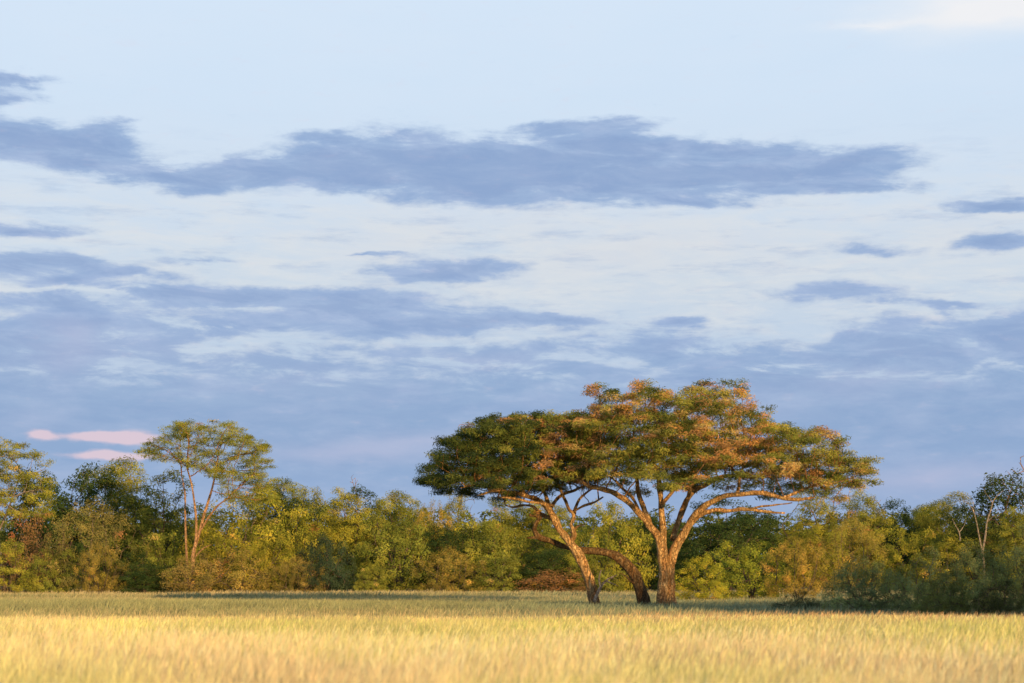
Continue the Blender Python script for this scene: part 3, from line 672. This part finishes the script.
YEL = (1.42, 1.32, .95); LIT = (1.25, 1.22, 1.0); MID = (1.05, 1.08, .95); DRK = (.8, .95, .9); BLU = (.75, .95, 1.1); GLD = (1.38, 1.22, .85); BRN = (1.15, 1.02, .85); RED = (1.05, .88, .9)
T_ = 'tree'; B_ = 'bush'; S_ = 'shrub'
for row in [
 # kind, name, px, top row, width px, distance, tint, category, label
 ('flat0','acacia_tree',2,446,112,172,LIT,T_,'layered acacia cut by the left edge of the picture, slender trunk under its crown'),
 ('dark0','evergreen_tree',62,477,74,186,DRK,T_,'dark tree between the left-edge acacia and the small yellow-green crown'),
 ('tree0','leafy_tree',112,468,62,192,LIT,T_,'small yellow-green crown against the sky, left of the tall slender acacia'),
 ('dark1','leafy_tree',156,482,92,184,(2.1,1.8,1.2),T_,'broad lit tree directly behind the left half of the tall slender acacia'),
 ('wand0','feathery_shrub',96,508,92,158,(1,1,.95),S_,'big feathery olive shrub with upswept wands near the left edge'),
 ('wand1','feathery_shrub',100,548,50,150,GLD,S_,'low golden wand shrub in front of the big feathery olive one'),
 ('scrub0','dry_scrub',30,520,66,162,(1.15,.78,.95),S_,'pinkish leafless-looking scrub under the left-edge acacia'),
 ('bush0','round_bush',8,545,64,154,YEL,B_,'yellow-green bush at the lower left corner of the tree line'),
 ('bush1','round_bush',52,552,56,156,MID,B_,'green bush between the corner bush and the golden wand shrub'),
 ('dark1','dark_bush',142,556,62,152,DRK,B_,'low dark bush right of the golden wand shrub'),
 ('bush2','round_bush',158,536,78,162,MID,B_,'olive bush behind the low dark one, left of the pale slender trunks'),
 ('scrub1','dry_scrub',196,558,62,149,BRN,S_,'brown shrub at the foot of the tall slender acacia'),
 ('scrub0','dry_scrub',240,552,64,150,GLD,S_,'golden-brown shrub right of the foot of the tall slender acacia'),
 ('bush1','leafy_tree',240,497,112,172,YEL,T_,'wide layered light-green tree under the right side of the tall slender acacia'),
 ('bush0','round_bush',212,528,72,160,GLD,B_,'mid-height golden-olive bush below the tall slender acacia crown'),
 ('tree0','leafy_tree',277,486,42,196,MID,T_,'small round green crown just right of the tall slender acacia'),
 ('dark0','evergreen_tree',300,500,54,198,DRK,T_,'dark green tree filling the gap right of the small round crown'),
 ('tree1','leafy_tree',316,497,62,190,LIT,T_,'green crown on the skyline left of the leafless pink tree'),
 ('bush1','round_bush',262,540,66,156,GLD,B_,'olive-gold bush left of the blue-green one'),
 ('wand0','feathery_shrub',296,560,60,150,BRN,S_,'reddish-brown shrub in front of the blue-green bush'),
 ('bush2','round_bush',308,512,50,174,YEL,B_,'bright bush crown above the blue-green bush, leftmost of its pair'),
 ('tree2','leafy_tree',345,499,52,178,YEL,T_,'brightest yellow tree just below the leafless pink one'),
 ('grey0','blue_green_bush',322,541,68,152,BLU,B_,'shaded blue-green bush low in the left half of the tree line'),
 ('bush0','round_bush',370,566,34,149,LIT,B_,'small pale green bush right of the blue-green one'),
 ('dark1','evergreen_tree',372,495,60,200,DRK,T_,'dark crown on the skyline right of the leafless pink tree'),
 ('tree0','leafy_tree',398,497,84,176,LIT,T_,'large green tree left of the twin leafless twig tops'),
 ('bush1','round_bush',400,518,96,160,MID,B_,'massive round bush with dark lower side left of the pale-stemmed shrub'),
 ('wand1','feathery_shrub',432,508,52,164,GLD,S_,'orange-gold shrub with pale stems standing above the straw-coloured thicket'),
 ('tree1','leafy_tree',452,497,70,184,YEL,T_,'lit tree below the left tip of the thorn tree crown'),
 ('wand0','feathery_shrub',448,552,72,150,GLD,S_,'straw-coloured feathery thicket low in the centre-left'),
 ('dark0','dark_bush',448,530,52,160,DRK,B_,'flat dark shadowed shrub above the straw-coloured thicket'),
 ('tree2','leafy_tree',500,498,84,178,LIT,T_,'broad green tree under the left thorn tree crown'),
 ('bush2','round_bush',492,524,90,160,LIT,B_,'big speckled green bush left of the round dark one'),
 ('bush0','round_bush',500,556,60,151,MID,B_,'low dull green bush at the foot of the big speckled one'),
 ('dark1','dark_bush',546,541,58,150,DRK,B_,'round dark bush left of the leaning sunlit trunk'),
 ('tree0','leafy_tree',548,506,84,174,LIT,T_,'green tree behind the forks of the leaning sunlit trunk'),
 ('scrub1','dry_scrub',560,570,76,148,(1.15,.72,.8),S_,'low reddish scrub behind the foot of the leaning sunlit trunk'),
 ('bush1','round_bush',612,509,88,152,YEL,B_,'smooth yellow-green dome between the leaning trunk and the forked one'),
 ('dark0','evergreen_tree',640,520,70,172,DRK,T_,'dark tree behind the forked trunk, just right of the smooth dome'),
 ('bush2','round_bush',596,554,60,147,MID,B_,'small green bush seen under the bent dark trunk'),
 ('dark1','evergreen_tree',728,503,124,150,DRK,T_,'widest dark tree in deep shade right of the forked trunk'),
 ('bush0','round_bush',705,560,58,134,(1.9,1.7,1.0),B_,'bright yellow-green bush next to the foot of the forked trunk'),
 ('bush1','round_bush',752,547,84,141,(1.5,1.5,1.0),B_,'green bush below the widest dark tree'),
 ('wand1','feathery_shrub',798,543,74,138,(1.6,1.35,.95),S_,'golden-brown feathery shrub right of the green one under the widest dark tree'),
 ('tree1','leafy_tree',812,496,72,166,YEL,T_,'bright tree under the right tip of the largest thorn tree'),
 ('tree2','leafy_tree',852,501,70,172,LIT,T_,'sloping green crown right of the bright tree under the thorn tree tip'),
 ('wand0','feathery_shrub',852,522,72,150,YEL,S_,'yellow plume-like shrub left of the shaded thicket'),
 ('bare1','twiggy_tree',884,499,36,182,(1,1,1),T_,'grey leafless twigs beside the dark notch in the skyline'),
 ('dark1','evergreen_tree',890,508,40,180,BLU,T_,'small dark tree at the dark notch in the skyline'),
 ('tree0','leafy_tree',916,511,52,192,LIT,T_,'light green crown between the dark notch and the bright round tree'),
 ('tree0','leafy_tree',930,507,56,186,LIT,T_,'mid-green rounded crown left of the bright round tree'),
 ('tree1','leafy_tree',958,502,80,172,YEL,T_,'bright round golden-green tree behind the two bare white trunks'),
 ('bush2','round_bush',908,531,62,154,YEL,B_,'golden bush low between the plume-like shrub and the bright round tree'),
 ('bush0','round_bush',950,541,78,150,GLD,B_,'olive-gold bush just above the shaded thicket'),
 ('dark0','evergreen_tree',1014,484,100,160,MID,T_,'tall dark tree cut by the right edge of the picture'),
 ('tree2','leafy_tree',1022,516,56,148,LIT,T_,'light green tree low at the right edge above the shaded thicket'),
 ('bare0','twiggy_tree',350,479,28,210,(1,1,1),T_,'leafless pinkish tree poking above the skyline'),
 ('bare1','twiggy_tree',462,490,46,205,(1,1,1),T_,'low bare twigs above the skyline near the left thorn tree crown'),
 ('bare0','twiggy_tree',1020,460,56,170,(1,1,1),T_,'spreading leafless branches above the dark tree at the right edge'),
 ('thin0','sparse_tree',832,482,70,180,GLD,T_,'sparse orange-twigged tree showing sky, under the right tip of the thorn tree'),
 # shaded thicket, nearest
 ('grey0','shaded_bush',862,560,82,97,(2.4,2.5,2.3),B_,'leftmost bush of the shaded thicket behind the tall grass'),
 ('grey1','shaded_bush',918,552,84,95,(2.6,2.6,2.3),B_,'second bush from the left in the shaded thicket'),
 ('grey0','shaded_bush',974,548,86,96,(2.6,2.5,2.1),B_,'third bush in the shaded thicket, under the two bare white trunks'),
 ('grey1','shaded_bush',1026,528,96,99,(2.6,2.5,2.1),B_,'tallest bush of the shaded thicket, at the right edge'),
 ('grey1','low_shrub',800,590,56,100,(1,1.1,1.15),S_,'low grey-green shrub, leftmost part of the shaded growth'),
 ('grey0','low_shrub',945,576,60,88,(2,1.8,1.2),S_,'small yellowish shrub in front of the shaded thicket'),
 ('grey1','low_shrub',998,580,56,87,(1.1,1,.8),S_,'low olive shrub in front of the tallest shaded bush'),
]:
    kind, name, px, yt, wp, Y, tint, cat, lab = row
    plant(kind, name, px, yt, wp, Y, tint, lab, cat, trunk_tint={'bare0': (1.05, .8, .72), 'bare1': (.8, .7, .65)}.get(kind), rz=0.4 if kind == 'flat0' else None)

# two bare white trunks on the right
Yd = 186.0; bd = np.array([(983-512)/F*Yd, Yd, 0]); rt = root('dead_tree', bd, 'dead white tree of two bare forked trunks rising from the shaded thicket at right', 'tree')
for kd, spec in (('trunk', [(984,600,0,2.6),(984,570,0,2.2),(983,552,0,2.0),(986,535,.2,1.7),(988,522,.4,1.5),(992,510,.5,1.3),(995,500,.6,1.0),(1000,494,.7,.6),(1006,490,.8,.3)]),
                 ('trunk', [(983,556,0,1.7),(980,543,-.2,1.4),(977,530,-.4,1.2),(974,518,-.6,1.0),(970,508,-.8,.7),(964,502,-.9,.4),(956,500,-1,.25)]),
                 ('branch', [(994,503,.6,.7),(990,497,.4,.5),(986,493,.2,.3),(984,487,.1,.2)]), ('branch', [(988,522,.4,.8),(994,516,.2,.5),(1001,513,0,.3)]),
                 ('branch', [(972,512,-.7,.6),(972,503,-.6,.4),(968,496,-.5,.2)]), ('branch', [(958,541,-.9,1.3),(957,532,-.9,1.1),(953,525,-.9,.7),(950,519,-1,.4)]), ('branch', [(957,533,-.9,.8),(962,526,-.8,.5),(964,520,-.8,.3)])):
    pts, rad = limb_nodes(spec, Yd); rad = [q*.55 for q in rad]; P, R = resample(pts, rad, .4); tb = Tubes(); tb.add(P-bd, R, 7, lump=.2, seed=2.2); tb.build(kd, BARK_PALE, rt)

# ------------------------------------------------------------------ the tall slender acacia on the left
def tall_acacia():
    Yt = 192.0; s = Yt/F; rng = np.random.default_rng(31)
    b = np.array([(193-512)/F*Yt, Yt, 0]); r = root('acacia_tree', b, 'tall slender acacia with see-through layered crown and pale forked stems, left of centre', 'tree')
    stems = [[(192,600,0,3.4),(193,575,0,3.0),(193,556,0,2.8),(196,543,0,2.5),(200,530,0,2.2),(203,517,.2,2.0),(207,503,.5,1.8),(211,487,.9,1.5),(214,470,1.2,1.2),(216,455,1.4,.9)],
             [(195,546,0,2.0),(197,530,-.4,1.8),(197,515,-.8,1.6),(196,500,-1.2,1.4),(194,484,-1.6,1.2),(190,468,-2,.9)],
             [(200,531,0,1.7),(207,521,-.3,1.6),(214,512,-.8,1.4),(221,505,-1.2,1.1),(230,499,-1.6,.8)],
             [(189,598,.6,1.8),(186.5,570,.6,1.7),(185,548,.7,1.6),(184,528,.9,1.5),(183,510,1.3,1.3),(182,492,1.7,1.1),(178,474,2,.8)],
             [(193,560,0,1.1),(200,552,-.3,1.1),(207,547,-.7,.7),(213,545,-1,.4)]]
    nodes = []; par = []; fixed = {}; hand = set()
    for k, spec in enumerate(stems):
        pts, rad = limb_nodes(spec, Yt); rad = [q*.72 for q in rad]; P, R = resample(pts, rad, .3); tb = Tubes(); tb.add(P-b, R, 8, lump=.2, seed=k*2.)
        o = tb.build('trunk' if k in (0, 3) else 'limb', BARK_PALE, r); o.color = (1.25, .9, .6, 1)
        p = -1
        if nodes: p = int(np.linalg.norm(np.array(nodes)-P[0], axis=1).argmin())
        for i in range(0, len(P), 2): nodes.append(P[i]); par.append(p); p = len(nodes)-1; fixed[p] = R[i]; hand.add(p)
    poly = [(139,452),(146,444),(160,434),(172,424),(184,421),(200,424),(214,422),(232,421),(244,424),(246,434),(262,438),(271,446),(268,458),(276,470),(280,484),(276,500),(262,510),(244,508),(232,500),(226,486),(214,480),(204,470),(190,472),(176,466),(160,464),(146,462)]
    pads = []; t_ = 0
    while len(pads) < 200 and t_ < 20000:
        t_ += 1; px = rng.uniform(139, 281); py = rng.uniform(420, 510)
        if not (in_poly(px-6, py, poly) and in_poly(px+6, py, poly)): continue
        q = at(px, py, Yt); D = 4.6*math.sqrt(max(.05, 1-((px-206)/72)**2)); q[1] += rng.uniform(-D, D)
        if all(((q[0]-o[0])/1.0)**2+((q[1]-o[1])/1.3)**2+((q[2]-o[2])/.55)**2 > 1 for o in pads): pads.append(q)
    pads = np.array(pads); att = np.repeat(pads, 9, axis=0); att = att+unit(rng.normal(0, 1, att.shape))*rng.random((len(att), 1))**.4*np.array([1.15, 1.15, .26])
    P, pr = colonize(rng, nodes, par, att, .34, 3.2, .42, grav=.05); kids, size, R = skeleton(P, pr, fixed, tip=.013); R = np.minimum(R, .09)
    for i, v in fixed.items(): R[i] = v
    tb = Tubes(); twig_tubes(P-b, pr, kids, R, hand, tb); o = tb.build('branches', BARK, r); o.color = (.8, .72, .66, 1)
    m = np.array([i for i in range(len(P)) if i not in hand and size[i] <= 3]); Q = P[m]
    V, T = leaves(rng, Q-b, 42, (.60, .60, .24), .24, .045, pal_bg([GREEN_D, GREEN_M, GREEN_Y], [.9, 2, 1.6], .02)(rng, Q)); cc = leaf_obj('crown', V, T, r); cc.color = (1.15, 1.18, 1.0, 1)
tall_acacia()

# trees outside the frame on the right whose shade lies over the thicket and the low grass
for k, (x, y, h, w) in enumerate([(26.5, 67, 9.2, 9), (31, 70, 9.5, 10), (36.5, 75, 8.4, 9), (42, 80, 8.6, 9), (34, 61, 10.2, 10)]):
    K = KIND['tree%d' % (k % 3)]; r = root('leafy_tree', (x, y, 0), ['leafy tree nearest the right side of the view', 'second leafy tree off to the right', 'third leafy tree off to the right', 'farthest leafy tree off to the right', 'leafy tree in front, off to the right'][k], 'tree', 'trees beside the meadow', k*1.3)
    r.scale = (w/K['W'], w/K['W'], h/K['H'])
    for part in ('trunk', 'crown'):
        c = bpy.data.objects.new(part, K[part].data); C.objects.link(c); c.parent = r

# the wood behind: one far mass of the same crowns
def wood():
    rng = np.random.default_rng(8); P = []
    for px in np.arange(-240, 1270, 9):
        for row, (Y, yt) in enumerate(((250, 522), (270, 514), (292, 508))):
            q = px+rng.uniform(-8, 8)+row*5; H = EYE+(HZ-yt-rng.uniform(-6, 8))/F*Y
            x = (q-512)/F*Y; R_ = rng.uniform(1.6, 2.8)
            n = 34
            c = np.array([x, Y+rng.uniform(-4, 4), H*.5]); g = unit(rng.normal(0, 1, (n, 3)))*(.5+.5*rng.random((n, 1)))
            P.append(c+g*np.array([R_, R_, H*.5]))
    P = np.vstack(P); P = P[P[:, 2] > .3]; 
    tint = pal_bg([GREEN_D, GREEN_M, (.07, .10, .04)], [2, 2.2, 1.0])(rng, P)
    V, T = leaves(rng, P, 20, (.8, .8, .5), .5, .26, tint); o = leaf_obj('woodland', V, T); o['kind'] = 'stuff'; o['label'] = 'far green woodland filling the gaps behind the tree line'; o['category'] = 'woodland'
wood()
print({k: v['n'] for k, v in KIND.items()})

# ------------------------------------------------------------------ ground
m, N = new_mat('soil'); t = m.node_tree
geo = t.nodes.new('ShaderNodeNewGeometry').outputs['Position']
na = N.noise(geo, 0.35, 6)[0]; nb = N.noise(geo, 9, 4)[0]
c = N.mix(N.lin(na, .35, .65), (0.20, 0.16, 0.07), (0.13, 0.13, 0.05)); c = N.mix(N.lin(nb, .3, .7, 0, .6), c, (0.28, 0.21, 0.10))
b = t.nodes.new('ShaderNodeBsdfDiffuse'); t.links.new(c, b.inputs[0])
o = t.nodes.new('ShaderNodeOutputMaterial'); t.links.new(b.outputs[0], o.inputs[0])
def gz(x, y):
    return 0.10*np.sin(x*0.045+1.3)*np.sin(y*0.05)+0.05*np.sin(x*0.13+y*0.09)
gx = np.concatenate([[-6000, -2500, -900, -350], np.arange(-160, 161, 5), [350, 900, 2500, 6000]]).astype(float)
gy = np.concatenate([[-3000, -900, -250], np.arange(-80, 331, 5), [500, 1200, 3500, 9000]]).astype(float)
GX, GY = np.meshgrid(gx, gy); fade = np.exp(-np.maximum(0, np.hypot(GX, GY-100)-150)/120)
GZ = gz(GX, GY)*fade
V = np.stack([GX, GY, GZ], -1).reshape(-1, 3); nx = len(gx); ny = len(gy)
i = (np.arange(ny-1)[:, None]*nx+np.arange(nx-1)[None]).ravel()
Fq = np.stack([i, i+1, i+nx+1, i+nx], -1)
g = mesh_obj('ground', V, Fq.ravel(), np.full(len(Fq), 4), m, smooth=True); g['kind'] = 'structure'; g['label'] = 'flat sandy savanna ground under the grass'; g['category'] = 'ground'

# ------------------------------------------------------------------ grass: real blades, coarser with distance
def field_noise(x, y, s, o=0.0):
    u = x*s+o; v = y*s-o
    return (np.sin(u*1.3+1.7*np.sin(v*0.9+o))+np.sin(v*1.7+1.3*np.sin(u*1.1+2))+np.sin((u+v)*2.3+1.1*np.sin(u-v)))/3
def scatter(rng, y0, y1, dens, margin=1.32, extra=3.0):
    ys = []; xs = []
    for a in np.arange(y0, y1, 1.0):
        hw = 0.2572*(a+1)*margin+extra; n = int(2*hw*dens(a)*1.0)
        xs.append(rng.uniform(-hw, hw, n)); ys.append(rng.uniform(a, a+1, n))
    return np.concatenate(xs), np.concatenate(ys)
def blades(rng, x, y, h, w, root_c, tip_c, lean=0.25, head=0.0, head_c=None):
    n = len(x); z = gz(x, y); B = np.stack([x, y, z], -1)
    a = rng.uniform(0, 2*math.pi, n); side = np.stack([np.cos(a), np.sin(a), np.zeros(n)], -1)
    # most blades turn their flat side roughly to the viewer's quarter, none exactly
    wind = np.array([0.55, 0.15, 0])
    dl = (rng.normal(0, lean, (n, 2))); L = np.stack([dl[:, 0], dl[:, 1], np.zeros(n)], -1)+wind*lean*0.9
    h = h[:, None]; w = w[:, None]
    mid = B+L*h*0.35+np.array([0, 0, 1.0])*h*0.55; top = B+L*h+np.array([0, 0, 1.0])*h*(1-0.12*np.abs(dl).sum(1, keepdims=True))
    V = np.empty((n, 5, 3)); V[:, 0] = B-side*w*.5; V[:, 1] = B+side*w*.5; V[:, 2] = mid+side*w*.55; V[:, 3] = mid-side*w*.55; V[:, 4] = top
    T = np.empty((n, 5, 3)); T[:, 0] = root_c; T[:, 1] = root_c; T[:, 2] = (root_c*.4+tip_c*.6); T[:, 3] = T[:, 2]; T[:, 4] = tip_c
    base = np.arange(n)[:, None]*5
    q = base+np.array([0, 1, 2, 3])[None]; tri = base+np.array([3, 2, 4])[None]
    flat = np.concatenate([q, tri], 1).ravel(); cnt = np.tile([4, 3], n)
    return V.reshape(-1, 3), T.reshape(-1, 3), flat, cnt, top
def heads(rng, top, L, w, col):
    """feathery seed heads: two crossed slivers"""
    n = len(top); d = unit(np.stack([rng.normal(.25, .3, n), rng.normal(0, .3, n), np.ones(n)], -1))
    a = rng.uniform(0, math.pi, n); s1 = np.stack([np.cos(a), np.sin(a), np.zeros(n)], -1)
    V = np.empty((n, 4, 3)); b = top-d*L[:, None]*.6
    V[:, 0] = b; V[:, 1] = b+d*L[:, None]*.45+s1*w[:, None]*.5; V[:, 2] = b+d*L[:, None]; V[:, 3] = b+d*L[:, None]*.45-s1*w[:, None]*.5
    return V.reshape(-1, 3), np.repeat(col, 4, axis=0), np.arange(n*4), np.full(n, 4)
def merge(parts):
    V = []; T = []; Fl = []; Cn = []; k = 0
    for v, t_, f, c_ in parts: V.append(v); T.append(t_); Fl.append(f+k); Cn.append(c_); k += len(v)
    return np.vstack(V), np.vstack(T), np.concatenate(Fl), np.concatenate(Cn)

rng = np.random.default_rng(77)
GOLD = np.array([0.83, 0.75, 0.40]); PEACH = np.array([0.86, 0.75, 0.46]); LIME = np.array([0.58, 0.60, 0.24]); OLIVE = np.array([0.46, 0.47, 0.23])
SHADE_GREEN = np.array([0.36, 0.42, 0.26]); REDH = np.array([0.58, 0.40, 0.21]); STRAWC = np.array([0.74, 0.63, 0.34])
def grass_colour(x, y):
    n1_ = field_noise(x, y*0.5, 0.5, 1.0)*.5+.5; n2_ = field_noise(x, y*.7, 2.1, 4.0)*.5+.5
    px = x/y*F+512
    def sm(v, a, b): q = np.clip((v-a)/(b-a), 0, 1); return (q*q*(3-2*q))[:, None]
    yy = y+field_noise(x, y, .22, 2)*4
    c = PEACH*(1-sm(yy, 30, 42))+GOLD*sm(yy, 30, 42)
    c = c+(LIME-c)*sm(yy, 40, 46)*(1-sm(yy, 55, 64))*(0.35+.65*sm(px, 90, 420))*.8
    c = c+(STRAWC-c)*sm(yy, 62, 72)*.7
    far = SHADE_GREEN+(OLIVE-SHADE_GREEN)*(1-sm(px, 380, 620))  # green grass of the far band, its shade mixed into the colour
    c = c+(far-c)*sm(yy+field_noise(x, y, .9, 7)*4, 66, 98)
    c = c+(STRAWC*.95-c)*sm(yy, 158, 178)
    pt = field_noise(x, y*.45, .16, 3)
    c = c+(np.array([.50, .54, .22])-c)*(np.clip(pt-.15, 0, .5)*1.3)[:, None]*(yy < 78)[:, None]
    c = c*(0.82+.3*n1_[:, None])*(0.88+.2*n2_[:, None])
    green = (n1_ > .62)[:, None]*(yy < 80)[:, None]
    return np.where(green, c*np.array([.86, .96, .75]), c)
parts = []
# near and middle meadow
x, y = scatter(rng, 14, 82, lambda a: 330 if a < 30 else 220 if a < 48 else 120)
n = len(x); h = rng.uniform(.30, .56, n)*(1+.14*field_noise(x, y, .8))*np.interp(y, [50, 66, 82], [1, .74, .42])*(1+.2*field_noise(x, y, .17, 5)); w = (0.0026+0.00018*y)*rng.uniform(.6, 1.4, n)
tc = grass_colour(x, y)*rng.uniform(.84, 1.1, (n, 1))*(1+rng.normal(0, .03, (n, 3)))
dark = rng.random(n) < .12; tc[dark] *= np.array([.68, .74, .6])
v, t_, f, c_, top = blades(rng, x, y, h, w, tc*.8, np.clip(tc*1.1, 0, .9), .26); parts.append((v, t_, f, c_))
# tall flowering stems
x, y = scatter(rng, 14, 80, lambda a: 44 if a < 40 else 22)
n = len(x); h = rng.uniform(.50, .80, n)*(1+.12*field_noise(x, y, .5, 3))*np.interp(y, [40, 62, 80], [1, .7, .4])*(1+.22*field_noise(x, y, .21, 8)); w = (0.002+0.00012*y)*rng.uniform(.7, 1.3, n)
tc = grass_colour(x, y)*np.array([1.1, 1.02, 1.05])*rng.uniform(.8, 1.2, (n, 1))
v, t_, f, c_, top = blades(rng, x, y, h, w, tc*.8, np.clip(tc*1.08, 0, .9), .22); parts.append((v, t_, f, c_))
parts.append(heads(rng, top, rng.uniform(.12, .24, n), (.003+.00024*y)*rng.uniform(.7, 1.3, n), np.clip(tc*1.15, 0, .9)))
# rust-coloured seed heads along the far rim of the tall grass
x, y = scatter(rng, 62, 80, lambda a: 16)
px = x/y*F+512; k = rng.random(len(x)) < np.clip((px-560)/200, .04, 1); x, y = x[k], y[k]
n = len(x); h = rng.uniform(.2, .52, n); w = np.full(n, .012)
tc = REDH*rng.uniform(.7, 1.4, (n, 1))
v, t_, f, c_, top = blades(rng, x, y, h, w, tc*.9, tc, .2); parts.append((v, t_, f, c_)); parts.append(heads(rng, top, rng.uniform(.14, .26, n), np.full(n, .024), tc))
V, T, Fl, Cn = merge(parts)
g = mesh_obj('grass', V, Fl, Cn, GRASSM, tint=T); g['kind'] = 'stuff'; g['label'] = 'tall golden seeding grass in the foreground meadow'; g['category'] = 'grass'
print('grass verts', len(V))
parts = []
# low green sward beyond
x, y = scatter(rng, 78, 168, lambda a: 34, 1.25)
n = len(x); h = rng.uniform(.2, .42, n)*np.interp(y, [78, 92, 98, 114, 130], [.75, 1.1, 1.85, 1.7, 1.1])*(1+.2*field_noise(x, y, .6)); w = .034*rng.uniform(.6, 1.4, n)
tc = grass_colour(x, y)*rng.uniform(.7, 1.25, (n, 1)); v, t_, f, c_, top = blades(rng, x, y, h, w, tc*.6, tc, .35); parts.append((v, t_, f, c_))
x, y = scatter(rng, 80, 168, lambda a: 5, 1.25); n = len(x); h = rng.uniform(.34, .62, n); tc = STRAWC*rng.uniform(.6, 1.05, (n, 1))
v, t_, f, c_, top = blades(rng, x, y, h, np.full(n, .022), tc*.8, tc, .25); parts.append((v, t_, f, c_))
V, T, Fl, Cn = merge(parts)
g = mesh_obj('grass', V, Fl, Cn, GRASSM, tint=T); g['kind'] = 'stuff'; g['label'] = 'low green grass with shade in its colour around the feet of the thorn trees'; g['category'] = 'grass'
parts = []
x, y = scatter(rng, 160, 250, lambda a: 14, 1.2)
n = len(x); h = rng.uniform(.35, .8, n)*(1+.25*field_noise(x, y, .35)); w = .06*rng.uniform(.6, 1.4, n)
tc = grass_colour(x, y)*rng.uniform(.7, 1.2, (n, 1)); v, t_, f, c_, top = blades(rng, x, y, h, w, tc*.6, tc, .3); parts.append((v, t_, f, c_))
V, T, Fl, Cn = merge(parts)
g = mesh_obj('grass', V, Fl, Cn, GRASSM, tint=T); g['kind'] = 'stuff'; g['label'] = 'straw-coloured strip of grass at the foot of the tree line'; g['category'] = 'grass'
